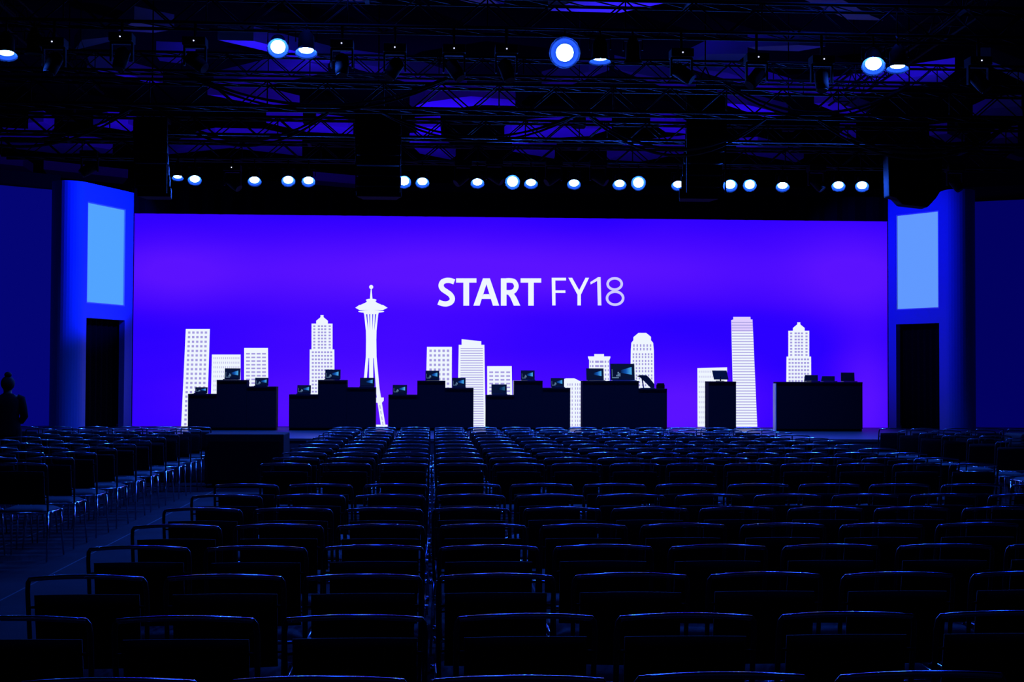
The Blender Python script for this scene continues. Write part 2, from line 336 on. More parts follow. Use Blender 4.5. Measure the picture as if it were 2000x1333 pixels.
E_ = stroke(ell(1602, 220, 55, 44, 32), 20, 1, 1, True) + stroke(ell(1605, 331, 63, 51, 36), 20, 1, 1.2, True)
M['mid1'] = emitm('picture_soft_white', (.78, .78, 1), 1)
plate('word_fy18', F_ + Y_ + O_ + E_, [M['white'], M['pale8'], M['mid1']], 'thin white letters FY18')

# black header drape over the screen, and masking drapes beside the portals
def drape(name, xa, xb, Y, za, zb, label, amp=.03, n=None):
    b = MB(); n = n or int((xb - xa) / .12); vs = []; fs = []
    for i in range(n + 1):
        x = xa + (xb - xa) * i / n; y = Y + amp * math.sin(i * 1.9) * (1 if i % 3 else .5)
        vs += [(x, y, za), (x, y, zb), (x, y + .03, zb), (x, y + .03, za)]
    for i in range(n):
        a = i * 4
        for k in range(4): fs.append((a + k, a + (k + 1) % 4, a + 4 + (k + 1) % 4, a + 4 + k))
    fs += [(0, 1, 2, 3), tuple(n * 4 + k for k in (3, 2, 1, 0))]
    b.add(vs, fs); return tag(b.build(name, M['drape'], smooth=False), label, 'drape')
hz = onY(1000, 377, SY - .1).z
drape('header_drape', x0 - .02, x1 + .02, SY - .12, z1 - .01, hz, 'long black header drape hanging across the top of the big screen')
drape('masking_drape', -11.5, x0 - .2, 28.35, SZ + .002, hz + .02, 'black masking drape behind the left portal')
drape('masking_drape', x1 + .2, 13.0, 28.35, SZ + .002, hz + .02, 'black masking drape behind the right portal')

# ------------------------------------------------------------------ portals
def portal(side):
    L_ = side == 'left'
    if L_: pin = onY(259, 600, SY - .14); pout = onY(166, 600, 25.45); ang = -1
    else: pin = onY(1735, 600, SY - .14); pout = onY(1848, 600, 25.75); ang = 1
    pin.z = pout.z = 0
    d = (pout - pin).normalized(); n = Vector((d.y, -d.x, 0)) * (1 if not L_ else -1)   # n faces the hall
    if n.y > 0: n = -n
    ln = (pout - pin).length
    root = empty('portal_' + 'wall', (pin.x, pin.y, SZ), 'tall %s portal wall with rounded outer edge, %s side of the screen' % ('bright blue' if L_ else 'deep blue', side), 'portal')
    top = onY(259, 377, SY - .14).z if L_ else onY(1738, 388, SY - .14).z
    top2 = onY(166, 356, 25.45).z if L_ else onY(1848, 371, 25.75).z
    TH = .12
    def P(s, z, off=0): q = pin + d * s - n * off; return Vector((q.x, q.y, z))
    # coordinates along the face of the opening and the light box
    def S_at(px):   # distance along face where column px meets it
        r = ray(px, 600); r2 = Vector((r.x, r.y)); 
        # EYE + t r = pin + s d
        a = Matrix(((r.x, -d.x), (r.y, -d.y))).inverted() @ Vector((pin.x - EYE.x, pin.y - EYE.y)); return a[1]
    def Z_at(px, py):
        r = ray(px, py); a = Matrix(((r.x, -d.x), (r.y, -d.y))).inverted() @ Vector((pin.x - EYE.x, pin.y - EYE.y)); return EYE.z + a[0] * r.z
    if L_: sa, sb = S_at(244), S_at(169); zt = (Z_at(244, 626) + Z_at(169, 621)) / 2; ba = (Z_at(244, 598) + Z_at(169, 593)) / 2; bt = (Z_at(244, 408) + Z_at(170, 394)) / 2
    else: sa, sb = S_at(1750), S_at(1834); zt = (Z_at(1750, 634) + Z_at(1834, 631)) / 2; ba = (Z_at(1751, 606) + Z_at(1833, 603)) / 2; bt = (Z_at(1751, 420) + Z_at(1833, 411)) / 2
    print('portal', side, sa, sb, ln, zt, ba, bt, top, top2)
    b = MB()
    def slab(s0, s1, za, zb, zb1=None):
        zb1 = zb if zb1 is None else zb1
        b.hexa([P(s0, za), P(s1, za), P(s1, za, TH), P(s0, za, TH)], [P(s0, zb), P(s1, zb1), P(s1, zb1, TH), P(s0, zb, TH)])
    Zs = SZ + .002
    slab(0, sa, Zs, top, top); slab(sb, ln, Zs, top, top2); slab(sa, sb, zt, ba)
    slab(sa, sb, bt, top, top); 
    # rounded outer return
    R = .34; sweep = math.radians(125); N = 14; prev = None; sg = 1 if L_ else -1
    cen = pout - n * R
    base_a = math.atan2(n.y, n.x)
    rings = []
    for i in range(N + 1):
        a = base_a - sg * sweep * i / N
        rings.append((Vector((cen.x + R * math.cos(a), cen.y + R * math.sin(a), 0)), Vector((cen.x + (R - .05) * math.cos(a), cen.y + (R - .05) * math.sin(a), 0))))
    for i in range(N):
        (o0, i0), (o1, i1) = rings[i], rings[i + 1]
        z = lambda v, h: Vector((v.x, v.y, h))
        b.hexa([z(o0, Zs), z(o1, Zs), z(i1, Zs), z(i0, Zs)], [z(o0, top2), z(o1, top2), z(i1, top2), z(i0, top2)])
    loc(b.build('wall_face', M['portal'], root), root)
    # light box set in the face with slim frame
    b = MB(); b.hexa([P(sa + .02, ba + .02, .03), P(sb - .02, ba + .02, .03), P(sb - .02, ba + .02, .1), P(sa + .02, ba + .02, .1)], [P(sa + .02, bt - .02, .03), P(sb - .02, bt - .02, .03), P(sb - .02, bt - .02, .1), P(sa + .02, bt - .02, .1)])
    o = loc(b.build('light_panel', M['boxL' if L_ else 'boxR'], root), root); o['label'] = 'glowing pale blue light panel'
    b = MB()
    for (s0, s1, za, zb) in ((sa, sa + .022, ba, bt), (sb - .022, sb, ba, bt), (sa + .022, sb - .022, ba, ba + .022), (sa + .022, sb - .022, bt - .022, bt)):
        b.hexa([P(s0, za, .005), P(s1, za, .005), P(s1, za, .09), P(s0, za, .09)], [P(s0, zb, .005), P(s1, zb, .005), P(s1, zb, .09), P(s0, zb, .09)])
    loc(b.build('panel_frame', M['pale'], root), root)
    # black curtain in the doorway
    b = MB(); n_ = 14
    for i in range(n_):
        s0 = sa + (sb - sa) * i / n_; s1 = sa + (sb - sa) * (i + 1) / n_; o0 = .16 + .03 * (i % 2); o1 = .16 + .03 * ((i + 1) % 2)
        b.hexa([P(s0, Zs, o0), P(s1, Zs, o1), P(s1, Zs, o1 + .03), P(s0, Zs, o0 + .03)], [P(s0, zt + .05, o0), P(s1, zt + .05, o1), P(s1, zt + .05, o1 + .03), P(s0, zt + .05, o0 + .03)])
    o = loc(b.build('curtain', M['drape'], root), root); o['label'] = 'black curtain filling the doorway'
portal('left'); portal('right')

# side panels; the blue light falling on them is put in as emission
def lit_side_panel(pxa, pya, Ya, pxb, pyb, Yb, m, label, zb=.2):
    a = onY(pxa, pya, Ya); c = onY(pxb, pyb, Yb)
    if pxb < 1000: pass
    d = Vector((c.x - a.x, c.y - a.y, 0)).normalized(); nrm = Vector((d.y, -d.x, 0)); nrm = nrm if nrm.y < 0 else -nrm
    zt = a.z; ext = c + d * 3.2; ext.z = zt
    root = empty('lit_side_panel', ((a.x + ext.x) / 2, (a.y + ext.y) / 2, SZ), label, 'screen')
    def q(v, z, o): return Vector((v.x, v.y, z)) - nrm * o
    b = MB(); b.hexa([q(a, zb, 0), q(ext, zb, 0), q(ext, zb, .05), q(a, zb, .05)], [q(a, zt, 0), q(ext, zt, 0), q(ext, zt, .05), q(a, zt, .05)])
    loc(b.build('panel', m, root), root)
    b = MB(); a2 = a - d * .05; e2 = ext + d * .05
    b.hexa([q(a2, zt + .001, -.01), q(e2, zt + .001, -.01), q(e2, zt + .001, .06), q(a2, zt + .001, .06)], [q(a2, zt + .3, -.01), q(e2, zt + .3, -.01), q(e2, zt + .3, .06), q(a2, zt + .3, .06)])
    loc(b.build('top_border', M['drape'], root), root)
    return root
lit_side_panel(113, 372, 27.2, 0, 364.5, 26.55, M['sideL'], 'dark blue side panel with painted light at the left edge, behind the standing person', SZ + .003)
lit_side_panel(1889, 395, 27.6, 2000, 388.5, 27.1, M['sideR'], 'dim navy side panel with painted light at the right edge beyond the right portal', SZ + .003)

# ------------------------------------------------------------------ plinths and what stands on them
PY = 25.0
def plinth(px0, px1, pyt, label, depth=.34, side=False, group='display plinths on the stage'):
    a = onY(px0, pyt, PY); c = onY(px1, pyt, PY); zt = (a.z + c.z) / 2
    root = empty('display_plinth', ((a.x + c.x) / 2, PY, SZ), label, 'plinth', group)
    b = MB(); b.box((a.x + .0006, PY + .012, SZ + .05), (c.x - .0006, PY + depth, zt - .03)); loc(b.build('body', M['plinth'], root), root)
    b = MB(); b.box((a.x + .0004, PY, zt - .03), (c.x - .0004, PY + depth + .01, zt)); loc(bevel(b.build('top_board', M['plinth'], root), .004), root)
    b = MB(); b.box((a.x + .004, PY + .04, SZ + .002), (c.x - .004, PY + depth - .03, SZ + .05)); loc(b.build('toe_kick', M['black'], root), root)
    if side:  # side face made pale to imitate the screen light on it
        b = MB(); b.box((a.x - .012, PY + .0, SZ + .003), (a.x + .003, PY + depth, zt - .031)); o = loc(b.build('pale_lit_side', M['pale'], root), root); o['label'] = 'pale side panel, screen light painted into its colour'
    return zt
gn = ['first', 'second', 'third', 'fourth']
groups = [((367, 423, 770), (423, 482, 742.5), (482, 539.5, 755.5)), ((564.5, 621, 771), (621, 677.5, 742.5), (677.5, 733.5, 757)),
          ((758.5, 815, 771.5), (815, 870, 744), (870, 925, 758)), ((949.5, 1005, 772), (1005, 1060, 744), (1060, 1114, 758))]
tops = {}
pos = ['low left', 'tall middle', 'medium-height right']
for g, gr in enumerate(groups):
    for k, (a, c, y) in enumerate(gr):
        tops[(g, k)] = plinth(a, c, y, '%s black plinth of the %s group of three from the left' % (pos[k], gn[g]))
z5 = [plinth(1138, 1192, 744.5, 'black plinth under the small laptop, left of the fifth cluster'), plinth(1192, 1248, 744.5, 'black plinth carrying the largest bright laptop'), plinth(1248, 1303, 759.5, 'lower black plinth under the tilted tablet, right of the fifth cluster')]
z6 = plinth(1384, 1438, 745.5, 'single free-standing black plinth before the striped tower picture')
z7 = plinth(1516, 1685, 746.5, 'wide black counter plinth at the right end of the row', .20, True)

def laptop(px0, py0, px1, zt, kind, label, dy=.12, big=False):
    a = onY(px0, py0, PY + .2 + dy); c = onY(px1, py0, PY + .2 + dy); wd = c.x - a.x; h = a.z - zt
    cx = (a.x + c.x) / 2; y0 = PY + .2 + dy
    root = empty('laptop', (cx, y0, zt), label, 'laptop', 'demo laptops on the plinths')
    t = .25; tilt = t * h
    dp = min(wd * .68, .24)
    b = MB(); b.box((-wd / 2, -dp, .001), (wd / 2, .004, .015)); bevel(b.build('base', M['silver'] if big else M['laptop'], root), .003)
    b = MB(); b.box((-wd / 2 + .02, -dp + .07, .0155), (wd / 2 - .02, -.02, .018)); b.build('keyboard', M['black'], root)
    ca, sa = math.cos(.22), math.sin(.22); lh = (h - .012) / ca
    def Q(x, u, o): return (x, .006 + u * sa + o * ca, .014 + u * ca - o * sa)
    def slabq(name, xa, xb, u0, u1, oa, ob, m, par):
        b = MB(); b.hexa([Q(xa, u0, oa), Q(xb, u0, oa), Q(xb, u0, ob), Q(xa, u0, ob)], [Q(xa, u1, oa), Q(xb, u1, oa), Q(xb, u1, ob), Q(xa, u1, ob)])
        return b.build(name, m, par)
    lid = slabq('lid', -wd / 2, wd / 2, 0, lh, 0, .008, M['laptop'], root)
    s = slabq('screen', -wd / 2 + .012, wd / 2 - .012, .02, lh - .012, -.002, -.0002, M['lapdark'], lid)
    W_ = wd - .024; H_ = lh - .032; X0 = -wd / 2 + .012; U0 = .02
    m = M['lapglow'] if kind != 'dim' else M['lapglowdim']
    b = MB(); n = 6
    g = [(X0 + W_ * .42, U0 + H_ * .42), (X0 + W_ * .42, U0 + H_ * .60), (X0 + W_ * .90, U0 + H_ * .82), (X0 + W_ * .90, U0 + H_ * .30)]
    b.prism([Q(x, u, -.0035) for x, u in g], (0, -.0008, 0)); b.build('wallpaper_glow', m, lid)
    if kind == 'tiles':
        b = MB()
        for (fx, fu, fw, fh) in ((.03, .06, .30, .06), (.03, .16, .02, .5), (.22, .18, .05, .10), (.28, .18, .06, .16), (.35, .18, .05, .22), (.28, .36, .06, .12)):
            xa, xb, ua, ub = X0 + W_ * fx, X0 + W_ * (fx + fw), U0 + H_ * fu, U0 + H_ * (fu + fh)
            b.prism([Q(x, u, -.004) for x, u in ((xa, ua), (xb, ua), (xb, ub), (xa, ub))], (0, -.0008, 0))
        b.build('menu_tiles', M['laptile'], lid)
lp = [(0, 0, 381, 757, 405, 'tiles'), (0, 1, 438.5, 720, 469, 'tiles'), (0, 2, 498, 738.5, 524, 'tiles'), (1, 0, 580.5, 753, 607, 'tiles'), (1, 1, 635, 722.5, 665, 'tiles'), (1, 2, 703, 738.5, 731.5, 'dimt'),
      (2, 0, 767, 752.5, 795, 'tiles'), (2, 1, 831, 724.5, 858, 'tiles'), (2, 2, 883, 738.5, 909.5, 'tiles'), (3, 0, 960, 751.5, 990, 'dim'), (3, 1, 1017.5, 724, 1044.5, 'tiles'), (3, 2, 1076, 739, 1102, 'tiles')]
for g, k, a, y, c, kd in lp:
    laptop(a, y, c, tops[(g, k)], kd, 'open laptop with %s blue screen on the %s plinth of the %s group' % ('dim' if 'dim' in kd else 'lit', pos[k].split()[0] + ' ' + pos[k].split()[-1], gn[g]))
laptop(1145.5, 720, 1179.5, z5[0], 'glow', 'open laptop with blue beam wallpaper left of the largest laptop')
laptop(1193, 711, 1240, z5[1], 'tiles', 'largest open laptop with bright cyan screen', .1, True)
# tilted drawing tablet
def tablet(px0, py0, px1, py1, zt, label, lean, yawt=0, stand=True):
    a = onY(px0, py0, PY + .3); c = onY(px1, py1, PY + .3); wd = c.x - a.x; h = a.z - c.z
    root = empty('tablet', ((a.x + c.x) / 2, PY + .3, zt), label, 'tablet', None, yawt)
    s = lean; z0_ = c.z - zt
    b = MB(); b.hexa([(-wd / 2 + s * wd, -.01, z0_), (wd / 2 , -.01, z0_), (wd / 2, .002, z0_), (-wd / 2 + s * wd, .002, z0_)],
                     [(-wd / 2, .04, z0_ + h), (wd / 2 - s * wd, .04, z0_ + h), (wd / 2 - s * wd, .052, z0_ + h), (-wd / 2, .052, z0_ + h)])
    bevel(b.build('display', M['laptop'], root), .004)
    b = MB()
    b.box((-wd * .28, -.05, .001), (wd * .18, .035, .012)); b.tube([(0, .0, .01), (0, .012, z0_ + h * .3)], .012); b.build('stand', M['black'], root)
    return root
a = onY(1243, 733, PY + .3); c = onY(1277, 758, PY + .3); wd = c.x - a.x; h = a.z - z5[2]
root = empty('drawing_tablet', ((a.x + c.x) / 2, PY + .25, z5[2]), 'dark tilted drawing screen sloping down right of the largest laptop', 'tablet')
b = MB()
pts = [(-wd / 2, h - .02), (-wd * .3, h), (0.02, h * .98), (wd * .22, h * .78), (wd / 2, h * .32), (wd / 2, .012), (wd * .3, .012), (0, h * .45), (-wd * .3, h * .82)]
b.prism([(x, -.02, z) for x, z in pts], (0, .05, 0)); bevel(b.build('display', M['laptop'], root), .006)
b = MB(); b.box((-wd * .3, -.1, .001), (wd * .48, .1, .012)); b.tube([(-wd * .1, .02, .01), (-wd * .2, .01, h * .8)], .012); b.build('stand', M['silver'], root)
a = onY(1281, 749, PY + .3); c = onY(1296, 749, PY + .3); wd = c.x - a.x; h = a.z - z5[2]
b = MB(); b.box((-wd / 2, -.05, .0), (wd / 2, .05, h * .75)); b.box((-wd * .4, -.045, h * .75), (wd * .45, .045, h))
o = bevel(b.build('speaker_cube', M['black']), .006); o.location = ((a.x + c.x) / 2, PY + .22, z5[2] + .001); tag(o, 'small black box at the right end of the fifth plinth cluster', 'speaker')
tablet(1391.5, 724, 1423, 742, z6, 'dark tablet leaning on its stand on the single plinth', .09)
def tab7(px0, px1, py, label, lean):
    a = onY(px0, py, PY + .165); c = onY(px1, py, PY + .165); wd = c.x - a.x; h = a.z - z7
    root = empty('laptop', ((a.x + c.x) / 2, PY + .165, z7), label, 'laptop', 'laptops on the wide counter')
    b = MB(); b.box((-wd / 2, -.15, .001), (wd / 2, .03, .015)); bevel(b.build('base', M['laptop'], root), .003)
    b = MB(); k = lean * wd
    b.hexa([(-wd / 2, .02, .016), (wd / 2, .02, .016), (wd / 2, .03, .016), (-wd / 2, .03, .016)], [(-wd / 2 + k, .05, h), (wd / 2 + k * .3, .05, h), (wd / 2 + k * .3, .06, h), (-wd / 2 + k, .06, h)])
    l = bevel(b.build('lid', M['laptop'], root), .003)
tab7(1571, 1598, 733, 'dark laptop at the left on the wide counter plinth', .10)
tab7(1604, 1631, 735, 'dark laptop in the middle of the wide counter plinth', .12)
tab7(1643, 1670, 728, 'tallest dark laptop at the right on the wide counter plinth', .03)

# black box in the aisle before the stage and road case at the right
root = empty('stage_subwoofer', (-2.72, 20.7, 0), 'large black speaker cabinet standing in the left aisle before the stage', 'speaker')
b = MB(); b.box((-.58, -.42, .06), (.56, .42, onY(500, 848.5, 20.3).z)); bevel(b.build('cabinet', M['black'], root), .015)
b = MB(); b.box((-.52, -.45, .12), (.5, -.421, .68)); b.build('grille', M['drape'], root)
for sx in (-.45, .43):
    for sy in (-.3, .3):
        b = MB(); b.tube([(sx, sy, 0.001), (sx, sy, .059)], .04, 10); b.build('foot', M['black'], root)
root = empty('road_case', (8.6, 19.2, 0), 'black rounded equipment case behind the chairs at the far right', 'case')
b = MB(); b.box((-.35, -.3, .1), (.35, .3, .86)); bevel(b.build('case_body', M['black'], root), .04, 3)
b = MB(); b.box((-.355, -.305, .6), (.355, .305, .62)); b.build('lid_edge', M['steel'], root)
for sx in (-.28, .28):
    for sy in (-.23, .23):
        b = MB(); b.tube([(sx, sy, .001), (sx, sy, .099)], .045, 10); b.build('caster', M['black'], root)

# ------------------------------------------------------------------ chairs
def make_chair():
    t = empty('banquet_chair', (0, 0, -50), 'x', 'chair')
    # back frame: inverted U, bowed and slightly crowned top rail
    n = 14; hw = .222; pts = []
    for s in (-1,):
        pts += [(-hw + .006, .075, .43), (-hw + .002, .045, .60), (-hw, .012, .80), (-hw + .004, .003, .833)]
    for i in range(n + 1):
        u = -1 + 2 * i / n; pts.append((u * (hw - .012), -.002 - .028 * (1 - u * u), .846 + .014 * (1 - u * u)))
    pts += [(hw - .004, .003, .833), (hw, .012, .80), (hw - .002, .045, .60), (hw - .006, .075, .43)]
    b = MB(); b.tube(pts, .0074, 12, flat=1.25)
    for fi in range(len(b.f)):
        b.m[fi] = 0 if 4 * 12 <= fi < (len(pts) - 5) * 12 else 1
    b.build('back_frame', [M['chrome'], M['shadepost']], t, True)
    # padded back
    b = MB(); nx, nz = 10, 6; vs = []; fs = []
    for side in (0, 1):
        for j in range(nz + 1):
            v = j / nz; z = .50 + .285 * v; y = .066 - .056 * v
            for i in range(nx + 1):
                u = -1 + 2 * i / nx; e = max(0, 1 - abs(u) ** 6) ** .5 * max(0, 1 - abs(2 * v - 1) ** 6) ** .5
                yy = y - .022 * (1 - u * u) + (-1 if side == 0 else 1) * (.004 + .013 * e)
                vs.append((u * .196, yy, z + .006 * (1 - u * u) * v))
    m_ = (nx + 1) * (nz + 1); ix = lambda s, j, i: s * m_ + j * (nx + 1) + i
    for j in range(nz):
        for i in range(nx):
            fs.append((ix(0, j, i), ix(0, j, i + 1), ix(0, j + 1, i + 1), ix(0, j + 1, i))); fs.append((ix(1, j, i), ix(1, j + 1, i), ix(1, j + 1, i + 1), ix(1, j, i + 1)))
    for i in range(nx):
        fs.append((ix(0, 0, i), ix(1, 0, i), ix(1, 0, i + 1), ix(0, 0, i + 1))); fs.append((ix(0, nz, i), ix(0, nz, i + 1), ix(1, nz, i + 1), ix(1, nz, i)))
    for j in range(nz):
        fs.append((ix(0, j, 0), ix(0, j + 1, 0), ix(1, j + 1, 0), ix(1, j, 0))); fs.append((ix(0, j, nx), ix(1, j, nx), ix(1, j + 1, nx), ix(0, j + 1, nx)))
    b.add(vs, fs)
    for s in (-1, 1):      # brackets holding the pad between the posts
        for z in (.56, .74): b.tube([(s * .19, .055 - (z - .5) * .2, z), (s * .221, .05 - (z - .5) * .2, z)], .005, 6)
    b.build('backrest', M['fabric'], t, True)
    # seat cushion, dished
    b = MB(); vs = []; fs = []; nx, ny = 8, 8
    for side in (0, 1):
        for j in range(ny + 1):
            v = j / ny
            for i in range(nx + 1):
                u = -1 + 2 * i / nx; e = max(0, 1 - abs(u) ** 5) ** .5 * max(0, 1 - abs(2 * v - 1) ** 5) ** .5
                zz = .425 if side == 0 else .437 + .030 * e - .012 * (1 - u * u) * (1 - v)
                if v > .8: zz -= (v - .8) * .05
                vs.append((u * (.20 + .015 * v), .075 + .415 * v, zz))
    m_ = (nx + 1) * (ny + 1)
    for j in range(ny):
        for i in range(nx):
            fs.append((ix(0, j, i), ix(0, j + 1, i), ix(0, j + 1, i + 1), ix(0, j, i + 1))); fs.append((ix(1, j, i), ix(1, j, i + 1), ix(1, j + 1, i + 1), ix(1, j + 1, i)))
    for i in range(nx):
        fs.append((ix(0, 0, i), ix(0, 0, i + 1), ix(1, 0, i + 1), ix(1, 0, i))); fs.append((ix(0, ny, i), ix(1, ny, i), ix(1, ny, i + 1), ix(0, ny, i + 1)))
    for j in range(ny):
        fs.append((ix(0, j, 0), ix(1, j, 0), ix(1, j + 1, 0), ix(0, j + 1, 0))); fs.append((ix(0, j, nx), ix(0, j + 1, nx), ix(1, j + 1, nx), ix(1, j, nx)))
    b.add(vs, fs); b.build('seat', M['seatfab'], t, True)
    # seat rail loop with ganging lugs
    b = MB(); loop = [(-.216, .075, .423), (-.222, .25, .423), (-.224, .44, .423), (-.20, .485, .421), (0, .492, .42), (.20, .485, .421), (.224, .44, .423), (.222, .25, .423), (.216, .075, .423), (0, .075, .418), (-.216, .075, .423)]
    b.tube(loop, .009, 6)
    for s in (-1, 1):
        b.box((s * .234 - .012, .10, .405), (s * .234 + .012, .145, .43)); b.box((s * .234 - .012, .40, .405), (s * .234 + .012, .43, .43))
    b.build('seat_rail', M['chrome'], t, True)
    for s in (-1, 1):
        b = MB(); b.tube([(s * .216, .078, .43), (s * .222, .055, .25), (s * .232, .0, .005)], [.0105, .010, .0075], 8); b.build('leg', M['chrome'], t, True)
        b = MB(); b.tube([(s * .216, .465, .425), (s * .222, .475, .25), (s * .234, .515, .005)], [.0105, .010, .0075], 8); b.build('leg', M['chrome'], t, True)
    return t
ch = make_chair(); tch = template(ch)
ordn = ['first', 'second', 'third', 'fourth', 'fifth', 'sixth', 'seventh', 'eighth', 'ninth', 'tenth', 'eleventh', 'twelfth', 'thirteenth', 'fourteenth']
first = True; count = 0
def put(x, y, label, group):
    global first, count
    if not visible(x, y): return
    l = (x + random.uniform(-.006, .006), y + random.uniform(-.012, .012), 0); rz = random.uniform(-.022, .022)
    count += 1
    if first:
        ch.location = l; ch.rotation_euler.z = rz; ch['label'] = label; ch['group'] = group; first = False
    else: copy_t(tch, l, rz, label, group)
def proj(x, y, z):
    d = Vector((x, y, z)) - EYE; k = d.dot(fwd); return (W / 2 + F * d.dot(rt) / k, H / 2 - F * d.dot(up) / k)
def visible(x, y):
    ps = [proj(x + dx, y + dy, z) for dx in (-.24, .24) for dy in (0, .5) for z in (.85, .45)]
    return min(p[0] for p in ps) < 1990 and max(p[0] for p in ps) > 10 and min(p[1] for p in ps) < 1330
PA = .52; PB = .513; DX = [-.036, .04, -.007, 0, .006, -.026, -.015, 0]
for r in range(8):
    y = 3.5 + .9 * r
    for i in range(-3, 10):
        side = 'left' if i < 0 else 'right'; n = -i if i < 0 else i + 1
        put((i + .5) * PA + DX[r] * (1 if i >= 0 else .4), y, 'black chair with metal rail, %s %s of the seam, %s row of the near block' % (ordn[n - 1], side, ordn[r]), 'chairs of the near block')
for r in range(11):
    y = 12.17 + .89 * r
    for i in range(-3, 10):
        side = 'left' if i < 0 else 'right'; n = -i if i < 0 else i + 1
        put((i + .5) * PB, y, 'black chair with metal rail, %s %s of the seam, %s row of the far block' % (ordn[n - 1], side, ordn[r]), 'chairs of the far middle block')
    for i in range(8):
        x = -3.3 - (i + .5) * PB
        if abs(x - onY(15, 760, 19.6).x) < .5 and r in (7, 8): continue
        put(x, y, 'black chair in the block left of the aisle, %s from the aisle, row %s' % (ordn[i], ordn[r]), 'chairs of the far left block')
    for i in range(5):
        x = 6.9 + (i + .5) * PB
        if 8.0 < x < 9.2 and 18.2 < y < 19.8: continue
        put(x, y, 'black chair of the far right block, %s from its aisle, row %s' % (ordn[i], ordn[r]), 'chairs of the far right block')
print('CHAIRS', count)

# ------------------------------------------------------------------ ceiling soffits
ZC = 8.0
soffits = [
 [(417, 165), (605, 122), (640, 131), (641, 141), (505, 171)], [(425, 78), (495, 80), (645, 117), (643, 124), (610, 121)],
 [(665, 121), (800, 138), (912, 175), (850, 175), (700, 136)], [(1070, 21), (1130, 0), (1240, -30), (1400, -30), (1325, 0), (1210, 25)],
 [(1540, -15), (1620, -15), (1700, 30), (1725, 40), (1655, 38)], [(1330, 130), (1380, 106), (1460, 105), (1440, 121)],
 [(1334, 131), (1420, 142), (1568, 185), (1530, 188), (1440, 161)], [(1570, 184), (1790, 150), (1865, 139), (1840, 160), (1660, 188)],
 [(1200, 134), (1275, 150), (1360, 172), (1290, 168)], [(145, 98), (160, 78), (215, 72), (215, 81)],
 [(170, 134), (215, 137), (318, 163), (290, 161)], [(650, -5), (692, -5), (735, 10), (690, 8)], [(880, -5), (955, -5), (985, 13), (948, 14)],
 [(325, 302), (390, 275), (420, 270), (515, 272), (590, 288), (590, 305), (450, 289)], [(-20, 268), (110, 275), (220, 293), (220, 300), (110, 300), (-20, 285)],
 [(-20, 318), (45, 325), (65, 337), (-20, 336)], [(85, 331), (250, 348), (240, 360), (95, 345)],
 [(55, 240), (85, 238), (106, 250), (98, 257), (55, 257)], [(182, 246), (210, 240), (250, 242), (268, 250), (268, 259), (215, 250)],
 [(800, 212), (830, 200), (920, 188), (1005, 196), (1007, 207), (935, 205), (880, 214)], [(405, 185), (500, 190), (585, 210), (540, 211)],
 [(985, 268), (1000, 256), (1095, 250), (1195, 252), (1150, 266), (1090, 269)], [(1000, 279), (1025, 278), (1087, 294), (1082, 310), (1000, 296)],
 [(1185, 312), (1245, 294), (1338, 284), (1335, 300), (1250, 316)], [(1438, 290), (1480, 287), (1570, 309), (1555, 317), (1442, 299)],
 [(1590, 202), (1632, 200), (1700, 222), (1695, 229), (1650, 225)], [(1815, 265), (1850, 261), (1885, 276), (1850, 279)], [(1935, 272), (1988, 266), (1988, 280), (1940, 281)],
 [(1460, 92), (1560, 88), (1612, 91), (1560, 100), (1480, 98)], [(1912, 290), (1950, 294), (2010, 312), (2010, 322), (1945, 302)], [(1915, 120), (1935, 120), (2015, 150), (2015, 168)],
 [(1935, 212), (1995, 208), (1998, 228), (1900, 228)], [(1640, 262), (1672, 262), (1672, 271), (1650, 271)], [(1270, 238), (1320, 246), (1350, 262), (1300, 258)],
 [(810, 250), (860, 248), (862, 264), (815, 262)], [(610, 352), (700, 360), (695, 368), (600, 360)], [(800, 280), (840, 278), (890, 305), (880, 312), (820, 300)],
 [(520, 240), (560, 237), (680, 250), (690, 262), (600, 258)], [(1400, 200), (1460, 205), (1540, 225), (1490, 228)], [(305, 108), (382, 111), (352, 124), (312, 119)],
 [(1058, 165), (1150, 140), (1190, 137), (1110, 168)], [(230, 60), (262, 42), (340, 58), (300, 64)]]
cz = 0
for i, pl in enumerate(soffits):
    xs = sum(p[0] for p in pl) / len(pl); ys = sum(p[1] for p in pl) / len(pl)
    pts = [onZ(x, y, ZC) for x, y in pl]
    b = MB(); b.prism(pts, (0, 0, .28)); c = sum(pts, Vector()) / len(pts)
    o = b.build('ceiling_soffit', M['soffit']); 
    side = 'far left' if xs < 400 else 'left' if xs < 800 else 'middle' if xs < 1200 else 'right' if xs < 1600 else 'far right'
    hh = 'nearest the hall' if ys < 60 else 'above the front lamps' if ys < 180 else 'behind the truss' if ys < 262 else 'beyond the lamp row'
    o['kind'] = 'structure'; o.name = 'trim_%d' % (i + 1); o.data.name = o.name

